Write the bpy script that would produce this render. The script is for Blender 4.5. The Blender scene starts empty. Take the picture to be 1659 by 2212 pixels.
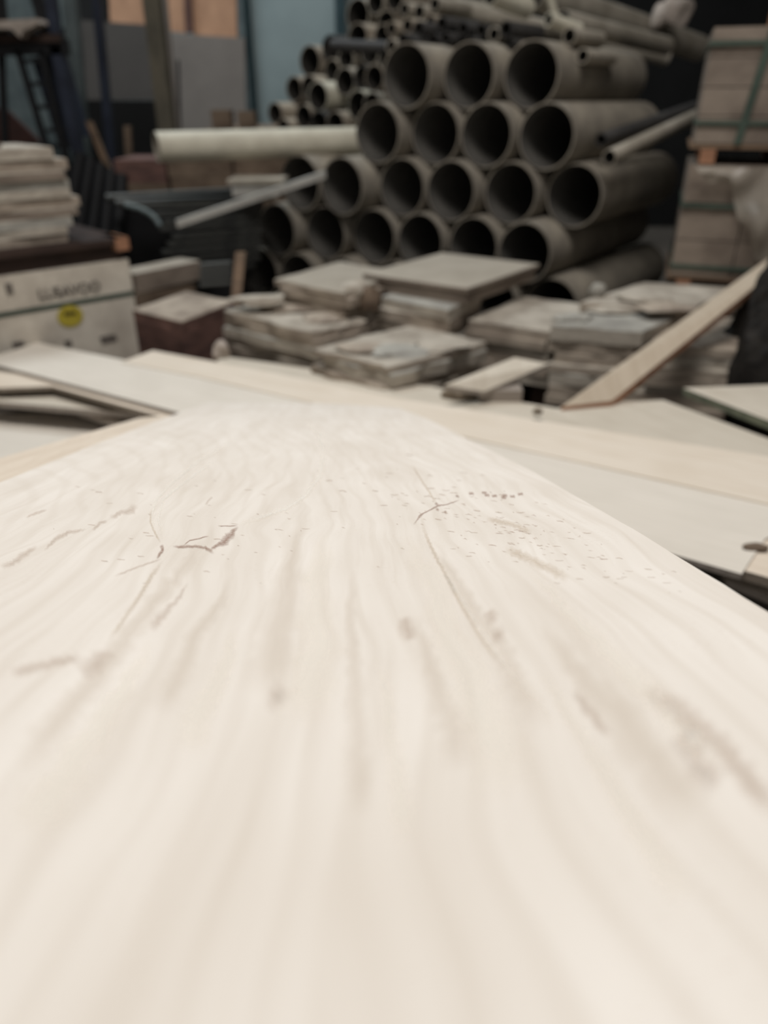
import bpy, math, random
from mathutils import Vector, Matrix
random.seed(7)
R = math.radians
SC = bpy.context.scene
COL = SC.collection

# ------------------------------------------------------------------ camera
FPX, CX, CY = 1600.0, 829.5, 1106.0          # focal length and centre of a 1659x2212 frame
PITCH, HC = R(29.2), 1.0
cam_data = bpy.data.cameras.new('camera')
cam = bpy.data.objects.new('camera', cam_data); COL.objects.link(cam)
cam.location = (0, 0, HC); cam.rotation_euler = (R(90) - PITCH, 0, 0)
cam_data.sensor_fit = 'VERTICAL'; cam_data.sensor_height = 24.0
cam_data.lens = 24.0 * FPX / 2212.0
cam_data.clip_start = 0.005; cam_data.clip_end = 60
cam_data.dof.use_dof = True
cam_data.dof.focus_distance = 0.50
cam_data.dof.aperture_fstop = cam_data.lens / 1000.0 / 0.0064
SC.camera = cam

# ------------------------------------------------------------------ world, lights, exposure
world = bpy.data.worlds.new('world'); SC.world = world; world.use_nodes = True
bg = world.node_tree.nodes['Background']
bg.inputs[0].default_value = (1.0, 0.975, 0.95, 1); bg.inputs[1].default_value = 0.34
SC.view_settings.view_transform = 'Standard'; SC.view_settings.look = 'None'
SC.view_settings.gamma = 1.0; SC.view_settings.exposure = 0.0
SC.view_settings.use_curve_mapping = False

def area(name, loc, target, sx, sy, power, color):
    d = bpy.data.lights.new(name, 'AREA'); d.shape = 'RECTANGLE'; d.size = sx; d.size_y = sy
    d.energy = power; d.color = color
    o = bpy.data.objects.new(name, d); COL.objects.link(o); o.location = loc
    o.rotation_euler = (Vector(target) - Vector(loc)).to_track_quat('-Z', 'Y').to_euler()
    return o
area('skylight_near', (0.0, 1.15, 4.1), (0.0, 1.3, 0.0), 2.2, 1.6, 120, (1.0, 0.967, 0.935))
area('skylight_far', (-1.7, 5.2, 4.6), (-1.6, 5.6, 0.0), 1.6, 1.0, 130, (0.86, 0.95, 1.0))
SC.cycles.max_bounces = 6

# ------------------------------------------------------------------ pixel <-> world helpers
CP, SP = math.cos(PITCH), math.sin(PITCH)
CAMP = Vector((0, 0, HC))
def ray(px, py):                               # scaled so that depth along the optical axis is 1
    a, b = (px - CX) / FPX, (CY - py) / FPX
    return Vector((a, CP + b * SP, b * CP - SP))
def at_y(px, py, Y):
    r = ray(px, py); return CAMP + r * (Y / r.y)
def at_z(px, py, Z):
    r = ray(px, py); return CAMP + r * ((Z - HC) / r.z)
def at_d(px, py, d):
    return CAMP + ray(px, py) * d
def plane_frame(y0, h):                        # plane whose vanishing line is row y0, h below the camera
    t = PITCH + math.atan((y0 - CY) / FPX)     # slope downwards, away from the camera
    ey = Vector((0, math.cos(t), -math.sin(t))); n = Vector((0, math.sin(t), math.cos(t)))
    return ey, n, CAMP - n * h
def on_plane(px, py, y0, h):
    ey, n, p0 = plane_frame(y0, h)
    r = ray(px, py); return CAMP + r * ((p0 - CAMP).dot(n) / r.dot(n))

# ------------------------------------------------------------------ materials
def lin(c):
    f = lambda v: v / 12.92 if v <= 0.04045 else ((v + 0.055) / 1.055) ** 2.4
    return tuple(f(x / 255.0) for x in c) + (1.0,)
class NT:
    def __init__(s, name):
        s.m = bpy.data.materials.new(name); s.m.use_nodes = True
        s.n = s.m.node_tree.nodes; s.l = s.m.node_tree.links
        s.b = s.n['Principled BSDF']; s.out = s.n['Material Output']
    def add(s, t, **kw):
        nd = s.n.new(t)
        for k, v in kw.items(): setattr(nd, k, v)
        return nd
    def coords(s, scale, kind='Object'):
        tc = s.add('ShaderNodeTexCoord'); mp = s.add('ShaderNodeMapping')
        s.l.new(tc.outputs[kind], mp.inputs[0]); mp.inputs['Scale'].default_value = scale
        return mp.outputs[0]
    def noise(s, vec, scale, detail=3, rough=0.5, dist=0.0):
        nd = s.add('ShaderNodeTexNoise'); s.l.new(vec, nd.inputs['Vector'])
        nd.inputs['Scale'].default_value = scale; nd.inputs['Detail'].default_value = detail
        nd.inputs['Roughness'].default_value = rough; nd.inputs['Distortion'].default_value = dist
        return nd.outputs[0]
    def rng(s, v, a, b, c, d):
        nd = s.add('ShaderNodeMapRange'); s.l.new(v, nd.inputs[0])
        for i, x in enumerate((a, b, c, d)): nd.inputs[i + 1].default_value = x
        return nd.outputs[0]
    def mix(s, fac, a, b):
        nd = s.add('ShaderNodeMix', data_type='RGBA')
        if isinstance(fac, float): nd.inputs[0].default_value = fac
        else: s.l.new(fac, nd.inputs[0])
        for i, x in ((6, a), (7, b)):
            if isinstance(x, tuple): nd.inputs[i].default_value = x
            else: s.l.new(x, nd.inputs[i])
        return nd.outputs[2]
    def bump(s, v, strength, dist):
        nd = s.add('ShaderNodeBump'); s.l.new(v, nd.inputs['Height'])
        nd.inputs['Strength'].default_value = strength; nd.inputs['Distance'].default_value = dist
        s.l.new(nd.outputs[0], s.b.inputs['Normal'])
def simple(name, c1, c2, scale=(6, 6, 6), rough=0.85, ns=1.0, bump=0.3, metal=0.0, kind='Object', spec=0.3):
    t = NT(name); v = t.coords(scale, kind)
    n = t.noise(v, ns, 4, 0.6); f = t.rng(n, 0.35, 0.65, 0, 1)
    t.l.new(t.mix(f, lin(c1), lin(c2)), t.b.inputs['Base Color'])
    t.b.inputs['Roughness'].default_value = rough; t.b.inputs['Metallic'].default_value = metal
    t.b.inputs['Specular IOR Level'].default_value = spec
    if bump: t.bump(n, bump, 0.004)
    return t.m
def plywood(name, light, dark, band=0.5, fine=0.35, seed=0.0):
    t = NT(name)
    tc = t.add('ShaderNodeTexCoord'); mp = t.add('ShaderNodeMapping')
    t.l.new(tc.outputs['Object'], mp.inputs[0]); mp.inputs['Location'].default_value = (seed, seed * 2, 0)
    warp = t.add('ShaderNodeTexNoise'); t.l.new(mp.outputs[0], warp.inputs['Vector'])
    wm = t.add('ShaderNodeMapping'); t.l.new(mp.outputs[0], wm.inputs[0]); wm.inputs['Scale'].default_value = (9, 5, 1)
    t.l.new(wm.outputs[0], warp.inputs['Vector']); warp.inputs['Scale'].default_value = 1.0; warp.inputs['Detail'].default_value = 2
    sc = t.add('ShaderNodeVectorMath', operation='SCALE'); t.l.new(warp.outputs['Color'], sc.inputs[0]); sc.inputs['Scale'].default_value = 0.05
    ad = t.add('ShaderNodeVectorMath', operation='ADD'); t.l.new(mp.outputs[0], ad.inputs[0]); t.l.new(sc.outputs[0], ad.inputs[1])
    def stretched(s):
        m2 = t.add('ShaderNodeMapping'); t.l.new(ad.outputs[0], m2.inputs[0]); m2.inputs['Scale'].default_value = s
        return m2.outputs[0]
    bands = t.noise(stretched((42, 3.0, 1)), 1.0, 3, 0.55)
    stripes = t.noise(stretched((170, 7.0, 1)), 1.0, 3, 0.6)
    blotch = t.noise(stretched((9, 6, 1)), 1.0, 2, 0.5)
    wave = t.add('ShaderNodeTexWave', wave_type='RINGS', rings_direction='SPHERICAL')
    t.l.new(stretched((20, 5.0, 1)), wave.inputs[0]); wave.inputs['Scale'].default_value = 0.9
    wave.inputs['Distortion'].default_value = 3.0; wave.inputs['Detail'].default_value = 1.5; wave.inputs['Detail Scale'].default_value = 0.8
    fibre = t.noise(stretched((500, 1300, 1)), 1.0, 2, 0.6)
    c = t.mix(t.rng(bands, 0.36, 0.68, 0, band), lin(light), lin(dark))
    c = t.mix(t.rng(stripes, 0.52, 0.75, 0, fine), c, lin(dark))
    c = t.mix(t.rng(blotch, 0.45, 0.75, 0, 0.40), c, lin(dark))
    c = t.mix(t.rng(wave.outputs['Fac'], 0.62, 1.0, 0, 0.22), c, lin(dark))
    speck = t.noise(stretched((260, 900, 1)), 1.0, 3, 0.7)
    region = t.noise(stretched((14, 9, 1)), 1.0, 2, 0.5)
    mm = t.add('ShaderNodeMath', operation='MULTIPLY'); t.l.new(t.rng(speck, 0.60, 0.74, 0, 0.5), mm.inputs[0]); t.l.new(t.rng(region, 0.45, 0.62, 0, 1), mm.inputs[1])
    c = t.mix(mm.outputs[0], c, lin((176, 150, 126)))
    t.l.new(c, t.b.inputs['Base Color'])
    t.b.inputs['Roughness'].default_value = 0.8; t.b.inputs['Specular IOR Level'].default_value = 0.25
    bb = t.mix(0.5, fibre, bands)
    t.bump(bb, 0.12, 0.0015)
    return t.m
def mark_mat(name, col, strength, grainy=True):
    t = NT(name)
    at = t.add('ShaderNodeAttribute', attribute_name='fade')
    v = t.coords((420, 420, 420)); n = t.noise(v, 1.0, 3, 0.6)
    mm = t.add('ShaderNodeMath', operation='MULTIPLY'); t.l.new(at.outputs['Fac'], mm.inputs[0]); t.l.new(t.rng(n, 0.3, 0.62, 0.5 if grainy else 1.0, 1.0), mm.inputs[1])
    m2 = t.add('ShaderNodeMath', operation='MULTIPLY'); t.l.new(mm.outputs[0], m2.inputs[0]); m2.inputs[1].default_value = strength
    t.b.inputs['Base Color'].default_value = lin(col); t.b.inputs['Roughness'].default_value = 0.85
    t.b.inputs['Specular IOR Level'].default_value = 0.2
    t.l.new(m2.outputs[0], t.b.inputs['Alpha'])
    return t.m

M = {}
M['ply_main'] = plywood('pale_veneer', (236, 229, 220), (212, 201, 187), 0.4, 0.36)
M['ply_warm'] = plywood('warm_veneer', (228, 217, 202), (209, 194, 174), 0.4, 0.2, 3.1)
M['ply_pink'] = plywood('pinkish_veneer', (226, 213, 196), (203, 186, 166), 0.4, 0.2, 5.7)
M['ply_grey'] = plywood('greyish_board', (224, 216, 204), (207, 199, 186), 0.35, 0.15, 8.3)
M['ply_dull'] = plywood('dusty_board', (208, 199, 184), (184, 173, 156), 0.4, 0.15, 11.9)
M['ply_plank'] = plywood('dusty_plank', (192, 178, 159), (168, 152, 132), 0.4, 0.2, 14.2)
M['ply_green'] = simple('green_coated_edge', (112, 116, 98), (88, 92, 78), (20, 20, 20))
M['edge'] = simple('board_edge', (158, 146, 132), (124, 113, 101), (4, 80, 300), bump=0.2)
M['edge_dark'] = simple('dark_board_edge', (166, 156, 146), (138, 129, 120), (4, 80, 300), bump=0.2)
M['dust'] = simple('dusty_tile', (186, 178, 165), (150, 141, 129), (9, 9, 25))
M['dust2'] = simple('dusty_tile_warm', (176, 164, 149), (134, 122, 110), (9, 9, 25))
M['dust3'] = simple('dusty_tile_cool', (172, 169, 160), (140, 137, 130), (9, 9, 25))
M['slab'] = simple('flat_slab', (166, 158, 145), (154, 146, 133), (5, 5, 5), bump=0.05)
M['carton'] = simple('dusty_carton', (138, 126, 114), (112, 101, 91), (7, 7, 12))
M['carton_white'] = simple('pale_carton', (212, 204, 190), (184, 175, 162), (8, 8, 8), bump=0.1)
M['carton_red'] = simple('red_brown_carton', (112, 84, 76), (82, 62, 58), (8, 8, 30), bump=0.2)
M['carton_brown'] = simple('brown_carton', (124, 108, 92), (92, 78, 66), (6, 6, 12), bump=0.1)
M['pallet_dark'] = simple('dark_stained_timber', (62, 48, 42), (42, 33, 30), (5, 5, 20), bump=0.2)
M['timber'] = simple('raw_timber', (170, 126, 98), (138, 100, 78), (4, 30, 30), bump=0.2)
M['timber_dull'] = simple('dusty_timber', (126, 104, 84), (96, 80, 66), (4, 30, 30), bump=0.2)
M['strap'] = simple('green_strap', (70, 84, 74), (56, 68, 60), (8, 8, 8), rough=0.5, bump=0)
M['pipe_grey'] = simple('dusty_grey_pipe', (152, 144, 130), (118, 112, 103), (5, 5, 5), rough=0.7, bump=0.05)
M['pipe_in'] = simple('shaded_grey_bore', (90, 87, 82), (70, 68, 64), (5, 5, 5), rough=0.85, bump=0.0)  # darker copy of the pipe grey: shade inside the bore put into the colour
M['pipe_dark'] = simple('dark_grey_pipe', (72, 70, 68), (52, 51, 51), (5, 5, 5), rough=0.7, bump=0.05)
M['pipe_cream'] = simple('cream_pipe', (200, 195, 178), (174, 168, 152), (5, 5, 5), rough=0.6, bump=0.05)
M['pipe_pale'] = simple('pale_pipe', (172, 164, 151), (140, 133, 120), (5, 5, 5), rough=0.65, bump=0.05)
M['pipe_brown'] = simple('brownish_pipe', (160, 149, 133), (126, 116, 104), (5, 5, 5), rough=0.7, bump=0.05)
M['black_hole'] = simple('shaded_bore', (52, 49, 45), (38, 36, 33), (5, 5, 5), rough=0.95, bump=0)  # dark colour stands in for the shade inside the smaller pipes
M['steel'] = simple('dull_steel', (84, 84, 80), (58, 59, 58), (2, 30, 30), rough=0.55, bump=0.05, metal=0.4)
M['steel_pale'] = simple('pale_alloy', (176, 174, 168), (150, 148, 142), (6, 6, 6), rough=0.45, bump=0.03, metal=0.3)
M['steel_blue'] = simple('dark_blue_paint', (46, 52, 66), (32, 36, 48), (8, 8, 8), rough=0.5, bump=0.05)
M['steel_teal'] = simple('grey_green_paint', (104, 114, 114), (80, 90, 92), (8, 8, 8), rough=0.6, bump=0.05)
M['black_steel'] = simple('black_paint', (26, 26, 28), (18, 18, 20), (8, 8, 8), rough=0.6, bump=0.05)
M['post_olive'] = simple('olive_post', (108, 102, 88), (78, 75, 66), (8, 8, 3), bump=0.1)
M['panel_grey'] = simple('grey_panel', (140, 134, 128), (124, 118, 113), (2, 2, 2), bump=0.03)
M['panel_dark'] = simple('dark_grey_panel', (92, 88, 85), (82, 79, 76), (2, 2, 2), bump=0.03)
M['ochre'] = simple('orange_brown_board', (200, 158, 128), (170, 132, 106), (7, 7, 4), bump=0.05)
M['teal'] = simple('teal_sheet_wall', (138, 150, 150), (110, 122, 123), (0.8, 0.8, 0.8), bump=0.03)
M['teal_dark'] = simple('dark_teal_steel', (56, 74, 78), (44, 60, 64), (3, 3, 3), bump=0.03)
M['wall_dark'] = simple('shade_black_wall', (30, 30, 30), (20, 20, 20), (2, 2, 2), bump=0.1)  # lack of light in the depth of the hall put into this colour
M['wall'] = simple('grimy_wall', (84, 84, 80), (64, 64, 62), (2, 2, 2), bump=0.1)
M['floor'] = simple('dusty_concrete', (112, 104, 95), (80, 75, 69), (2, 2, 2), bump=0.1)
M['yellow'] = simple('yellow_sticker', (182, 166, 62), (166, 150, 52), (20, 20, 20), bump=0)
M['ink'] = simple('faded_grey_ink', (112, 105, 98), (92, 86, 80), (60, 60, 60), bump=0)
M['ink_dark'] = simple('dark_ink', (64, 58, 30), (54, 48, 26), (60, 60, 60), bump=0)
M['rubble'] = simple('crumbly_chunk', (150, 138, 122), (104, 94, 82), (30, 30, 30), bump=0.6)
M['soot'] = simple('black_matted_fibre', (44, 40, 36), (24, 22, 20), (26, 26, 26), bump=0.9)
M['cloth'] = simple('pale_rag', (180, 168, 158), (150, 140, 130), (12, 12, 12), bump=0.2)
M['rust'] = simple('rust_red_sheet', (74, 48, 42), (52, 36, 33), (5, 5, 5), bump=0.1)
M['knot'] = mark_mat('red_brown_crack_stain', (158, 124, 108), 0.62)
M['stain'] = mark_mat('soft_brown_stain', (188, 166, 148), 0.32)
M['groove'] = mark_mat('fine_beige_grain_line', (206, 190, 168), 0.38)
M['fleck'] = mark_mat('torn_fibre_fleck', (178, 153, 134), 0.42)
M['streak'] = mark_mat('broad_beige_streak', (206, 192, 174), 0.17, False)
M['light_streak'] = mark_mat('broad_pale_streak', (248, 243, 234), 0.4, False)
M['light_grain'] = mark_mat('pale_grain_line', (250, 246, 238), 0.75)
def film(name):
    t = NT(name); v = t.coords((8, 8, 3)); n = t.noise(v, 1.0, 3, 0.6, 1.0)
    t.b.inputs['Base Color'].default_value = lin((158, 150, 138)); t.b.inputs['Roughness'].default_value = 0.35
    t.l.new(t.rng(n, 0.3, 0.7, 0.45, 0.9), t.b.inputs['Alpha']); t.bump(n, 0.6, 0.02)
    return t.m
M['film'] = film('dusty_wrapping_film')

# ------------------------------------------------------------------ object helpers
class MB:
    def __init__(s): s.v, s.f, s.mi = [], [], []
    def add(s, vs, fs, mi=0):
        o = len(s.v); s.v += [tuple(v) for v in vs]; s.f += [tuple(i + o for i in f) for f in fs]; s.mi += [mi] * len(fs)
    def prism(s, top, down, mi=0, side_mi=None):      # top: ccw list of points, extruded by the vector down
        n = len(top); vs = [Vector(p) for p in top] + [Vector(p) + Vector(down) for p in top]
        s.add(vs, [tuple(range(n))], mi)
        o = len(s.v) - 2 * n
        fs = [tuple(o + n + i for i in reversed(range(n)))] + [(o + i, o + n + i, o + n + (i + 1) % n, o + (i + 1) % n) for i in range(n)]
        s.f += fs; s.mi += [mi if side_mi is None else side_mi] * len(fs)
    def box(s, c, size, rz=0.0, mi=0):
        sx, sy, sz = size[0] / 2, size[1] / 2, size[2] / 2
        m = Matrix.Rotation(rz, 3, 'Z')
        s.prism([Vector(c) + m @ Vector(p) for p in ((-sx, -sy, sz), (sx, -sy, sz), (sx, sy, sz), (-sx, sy, sz))], (0, 0, -2 * sz), mi)
    def tube(s, a, b, r, r_in=None, seg=24, mi=0, mi_in=None):
        a, b = Vector(a), Vector(b); d = (b - a).normalized()
        q = d.to_track_quat('Z', 'Y'); o = len(s.v)
        rings = [(a, r), (b, r)] + ([(b, r_in), (a, r_in)] if r_in else [])
        for c, rr in rings:
            for i in range(seg):
                t = 2 * math.pi * i / seg
                s.v.append(tuple(c + q @ Vector((rr * math.cos(t), rr * math.sin(t), 0))))
        nr = len(rings)
        for k in range(nr if r_in else 1):
            k2 = (k + 1) % nr
            for i in range(seg):
                j = (i + 1) % seg
                s.f.append((o + k * seg + i, o + k * seg + j, o + k2 * seg + j, o + k2 * seg + i))
                s.mi.append((mi_in if mi_in is not None else mi) if k == 2 else mi)
        if not r_in:
            s.f.append(tuple(o + i for i in reversed(range(seg)))); s.f.append(tuple(o + seg + i for i in range(seg))); s.mi += [mi, mi]
    def build(s, name, mats, parent=None, smooth=False):
        me = bpy.data.meshes.new(name); me.from_pydata(s.v, [], s.f)
        for m in (mats if isinstance(mats, (list, tuple)) else [mats]): me.materials.append(M[m])
        me.polygons.foreach_set('material_index', s.mi)
        me.validate(); me.update()
        import bmesh
        b = bmesh.new(); b.from_mesh(me); bmesh.ops.recalc_face_normals(b, faces=b.faces); b.to_mesh(me); b.free()
        if smooth:
            me.polygons.foreach_set('use_smooth', [len(p.vertices) == 4 for p in me.polygons])
            me.set_sharp_from_angle(angle=R(40))
        o = bpy.data.objects.new(name, me); COL.objects.link(o)
        if parent: o.parent = parent
        return o
def recenter(o):                                   # put a mesh object's origin at its base centre
    vs = [v.co for v in o.data.vertices]
    c = Vector(((min(v.x for v in vs) + max(v.x for v in vs)) / 2, (min(v.y for v in vs) + max(v.y for v in vs)) / 2, min(v.z for v in vs)))
    o.data.transform(Matrix.Translation(-c)); o.location = o.location + c
    return o
def tag(o, label=None, cat=None, group=None, kind=None):
    if label: o['label'] = label
    if cat: o['category'] = cat
    if group: o['group'] = group
    if kind: o['kind'] = kind
    return o
def empty(name, loc, label, cat, group=None):
    o = bpy.data.objects.new(name, None); COL.objects.link(o); o.location = loc; o.empty_display_size = 0.05
    return tag(o, label, cat, group)
def child(mb, name, mats, root, label=None, smooth=False):  # mesh given in world coordinates, parented to root
    o = mb.build(name, mats, None, smooth)
    m = Matrix.Translation(root.location) @ root.rotation_euler.to_matrix().to_4x4()
    o.data.transform(m.inverted()); o.parent = root
    if label: o['label'] = label
    return o
def ordinal(i): return ['first', 'second', 'third', 'fourth', 'fifth', 'sixth', 'seventh', 'eighth', 'ninth', 'tenth', 'eleventh', 'twelfth', 'thirteenth', 'fourteenth'][i]

# ------------------------------------------------------------------ the setting
def struct(name, mb, mat): return tag(mb.build(name, mat), kind='structure')
b = MB(); b.box((0, 3.0, -0.05), (9.0, 10.0, 0.1)); struct('floor', b, 'floor')
b = MB(); b.box((0, 3.0, 5.05), (9.0, 10.0, 0.1)); struct('ceiling', b, 'wall')
b = MB(); b.box((-4.55, 3.0, 2.5), (0.1, 10.0, 5.0)); struct('wall_left', b, 'wall')
b = MB(); b.box((4.55, 3.0, 2.5), (0.1, 10.0, 5.0)); struct('wall_right', b, 'wall_dark')
# back wall: teal sheet cladding on the left of the pipes, near black on the right, its unlit depth put into the colour
xs = 0.30
b = MB(); b.box(((-4.5 + xs) / 2, 7.05, 2.5), (4.5 + xs, 0.1, 5.0)); wb = struct('wall_back', b, 'teal')
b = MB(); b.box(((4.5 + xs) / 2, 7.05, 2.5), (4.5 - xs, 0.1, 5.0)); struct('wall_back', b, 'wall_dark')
for i, px in enumerate((536, 737)):                     # vertical steel ribs on the teal cladding
    p = at_y(px, 120, 6.95); w = 0.075
    b = MB(); b.box((p.x, 6.95, 2.5), (w, 0.09, 5.0)); struct('trim_%d' % (i + 1), b, 'teal_dark')
p = at_y(521, 120, 6.9)
b = MB(); b.box((p.x, 6.9, 2.5), (0.1, 0.12, 5.0)); struct('trim_3', b, 'steel_teal')

# ------------------------------------------------------------------ plywood sheets
MAIN = (765, )
def sheet(name, pix, y0, h, thick, mats, label, cat='board', group=None, along=None, wob=0.0):
    """a flat board; pix = its outline, seen from above, on the sloping plane (y0, h); grain runs along 'along' (two pixels)"""
    ey, n, p0 = plane_frame(y0, h)
    pts = [on_plane(x, y, y0, h) for x, y in pix]
    a, c = (on_plane(*along[0], y0, h), on_plane(*along[1], y0, h)) if along else (pts[0], pts[1])
    d = (c - a).normalized(); ex = d.cross(n).normalized()
    M4 = Matrix((ex, d, n)).transposed().to_4x4(); M4.translation = pts[0]
    inv = M4.inverted(); lp = [inv @ p for p in pts]
    if sum(lp[i].x * lp[(i + 1) % len(lp)].y - lp[(i + 1) % len(lp)].x * lp[i].y for i in range(len(lp))) < 0: lp.reverse()
    q = []
    for i, p in enumerate(lp):                       # slightly uneven edges
        nx = lp[(i + 1) % len(lp)]; q.append(p)
        if wob:
            L = (nx - p).length; k = max(2, int(L / 0.02)); pr = Vector(((nx - p).y, -(nx - p).x, 0)).normalized()
            for j in range(1, k): q.append(p.lerp(nx, j / k) + pr * random.uniform(-wob, wob))
    b = MB(); b.prism(q, (0, 0, -thick), 0, 1)
    o = b.build(name, mats); o.matrix_world = M4
    tag(o, label, cat, group)
    return o
YM, HM = 765, 0.12
main_pix = [(-1400, 1580), (0, 1042), (200, 962), (402, 886), (450, 869), (700, 871), (862, 881), (930, 908), (1158, 1022), (1392, 1157), (1659, 1322), (2700, 1960), (2600, 3300), (-1300, 3300)]
main = sheet('plywood_board', main_pix, YM, HM, 0.006, ['ply_main', 'edge'], 'large pale wooden board nearest the camera with cracks, knots and fanning grain', 'board',
             along=((790, 1500), (733 + 6, 860)), wob=0.0004)
# marks in the veneer: thin soft-edged ribbons that belong to the board
def mark(name, pts, w, mat, lift=0.00025, label=None):
    """pts: pixels (x, y[, half width factor]); w = width in pixels there"""
    P = []
    for i in range(len(pts) - 1):
        a, c = pts[i], pts[i + 1]
        fa = a[2] if len(a) > 2 else 1; fc = c[2] if len(c) > 2 else 1
        k = max(1, int(math.hypot(c[0] - a[0], c[1] - a[1]) / max(4, w * 0.4)))
        for j in range(k): P.append((a[0] + (c[0] - a[0]) * j / k, a[1] + (c[1] - a[1]) * j / k, fa + (fc - fa) * j / k))
    e = pts[-1]; P.append((e[0], e[1], e[2] if len(e) > 2 else 1))
    vs, fade, fs = [], [], []
    n = len(P)
    for i, (x, y, f) in enumerate(P):
        x0, y0, _ = P[max(0, i - 1)]; x1, y1, _ = P[min(n - 1, i + 1)]
        dx, dy = x1 - x0, y1 - y0; L = math.hypot(dx, dy) or 1; nx, ny = -dy / L, dx / L
        jit = random.uniform(-0.15, 0.15) * w
        ends = min(1.0, min(i, n - 1 - i) / max(1.0, n * 0.15)) if n > 3 else (0.0 if i in (0, n - 1) else 1.0)
        for s_, al in ((-1, 0), (-0.5, 0.6), (0, 1), (0.5, 0.6), (1, 0)):
            off = s_ * w * 0.75 * f * random.uniform(0.8, 1.2) + jit
            vs.append(on_plane(x + nx * off, y + ny * off, YM, HM - lift)); fade.append(al * ends)
    for i in range(n - 1):
        for k in range(4): fs.append((i * 5 + k, i * 5 + k + 1, i * 5 + 6 + k, i * 5 + 5 + k))
    me = bpy.data.meshes.new(name); inv = main.matrix_world.inverted()
    me.from_pydata([tuple(inv @ v) for v in vs], [], fs); me.materials.append(M[mat])
    at = me.attributes.new('fade', 'FLOAT', 'POINT'); at.data.foreach_set('value', fade)
    o = bpy.data.objects.new(name, me); COL.objects.link(o); o.parent = main
    if label: o['label'] = label
    return o
mark('crack', [(372, 1181, .6), (395, 1181, 1), (425, 1180, .8), (443, 1183, 1), (455, 1190, 1.2), (463, 1196, .6)], 6, 'knot', label='dark reddish crack in the veneer')
mark('crack', [(452, 1189, .5), (470, 1177, .8), (483, 1172, 1.5), (495, 1160, 1.7), (504, 1149, 1.1), (514, 1136, .4)], 9, 'knot')
mark('crack', [(396, 1178), (410, 1167), (430, 1163), (452, 1157)], 2.5, 'knot')
mark('crack', [(470, 1136), (495, 1136), (514, 1135)], 2, 'knot')
mark('crack', [(347, 1176, 1.4), (352, 1188), (346, 1196), (340, 1208, .6)], 6, 'knot')
mark('crack', [(350, 1206), (322, 1216), (290, 1227), (246, 1245)], 4, 'stain')
mark('crack', [(893, 1134, 1.5), (900, 1124, .7), (907, 1114, 1.6), (916, 1108, .8), (930, 1101, .8), (946, 1092, 1.3), (962, 1090, .6), (978, 1085, .8), (994, 1079)], 3.2, 'knot', label='fine branching reddish crack')
for x, y in ((945, 1100), (962, 1105), (988, 1072), (943, 1088)): mark('knot', [(x - 5, y + 1), (x, y), (x + 5, y + 1)], 5, 'knot')
for x, y in ((1018, 1066), (1046, 1064), (1052, 1070), (1068, 1071), (1090, 1070), (1088, 1074), (1107, 1072), (1124, 1067)): mark('knot', [(x - 7, y - 1), (x - 3, y), (x + 3, y), (x + 7, y + 2)], 5, 'knot')
mark('stain', [(407, 1258, .3), (392, 1283, .5), (375, 1303, .7), (352, 1328, 1.1), (322, 1362, 1.1)], 15, 'knot', label='soft brown streak')
bpy.data.objects['stain'].data.materials[0] = M['stain']
mark('stain', [(20, 1456), (90, 1438), (178, 1418, .8)], 20, 'stain')
mark('stain', [(170, 1455, 1.2), (205, 1435, 1.2), (240, 1402, .8)], 30, 'stain')
mark('stain', [(0, 1224), (28, 1216), (50, 1200, 1.2), (80, 1178, .6)], 10, 'stain')
mark('stain', [(95, 1190, .5), (118, 1165), (150, 1149), (187, 1143, .5)], 8, 'stain')
mark('stain', [(200, 1146), (215, 1130), (232, 1124)], 6, 'stain')
mark('stain', [(238, 1119), (262, 1107), (285, 1102, 1.5), (292, 1088, 1.6)], 9, 'stain')
mark('stain', [(443, 1091), (451, 1081), (459, 1072)], 4, 'stain')
mark('stain', [(55, 1118), (80, 1107, 1.4), (102, 1101)], 4, 'stain')
mark('stain', [(872, 1330), (878, 1350, 1.3), (884, 1366, 1.3), (888, 1385)], 22, 'stain', label='small brown spot')
mark('stain', [(1055, 1315), (1064, 1332), (1070, 1350)], 24, 'stain')
mark('stain', [(1065, 1355), (1076, 1372), (1084, 1390)], 26, 'stain')
mark('stain', [(1380, 1478, .5), (1450, 1522), (1520, 1578), (1590, 1650), (1675, 1760)], 44, 'stain')
mark('stain', [(1235, 1490, .5), (1270, 1535), (1320, 1590, .6)], 22, 'stain')
mark('stain', [(575, 1490), (600, 1500), (620, 1520)], 50, 'stain')
mark('stain', [(1460, 1580), (1510, 1650), (1560, 1700)], 50, 'stain')
mark('stain', [(1050, 1120), (1100, 1130), (1150, 1150)], 10, 'groove')
mark('stain', [(1090, 1185), (1150, 1210), (1230, 1250)], 16, 'groove')
mark('grain_line', [(908, 1115), (920, 1155), (938, 1196), (962, 1240), (988, 1292), (1012, 1334), (1040, 1380), (1085, 1442)], 7, 'groove', label='thin beige grain line')
mark('grain_line', [(945, 1090), (932, 1070), (912, 1040), (890, 1005)], 4, 'groove')
mark('grain_line', [(352, 1210), (330, 1240), (300, 1290), (262, 1345), (235, 1385)], 8, 'groove')
mark('grain_line', [(326, 1100), (325, 1128), (335, 1152), (347, 1172)], 4, 'groove')
mark('grain_line', [(335, 1152), (328, 1110), (340, 1075), (380, 1035), (430, 995), (500, 955)], 5, 'light_grain', label='pale grain line')
mark('grain_line', [(352, 1165), (342, 1120), (352, 1080), (400, 1040), (470, 990)], 5, 'light_grain')
mark('grain_line', [(520, 1132), (570, 1115), (620, 1098), (660, 1070), (690, 1030), (700, 985), (690, 940), (655, 900)], 8, 'light_grain')
mark('grain_line', [(960, 1240), (1000, 1300), (1040, 1360), (1100, 1450), (1200, 1560)], 9, 'light_streak')
rr = random.Random(5)
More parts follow.
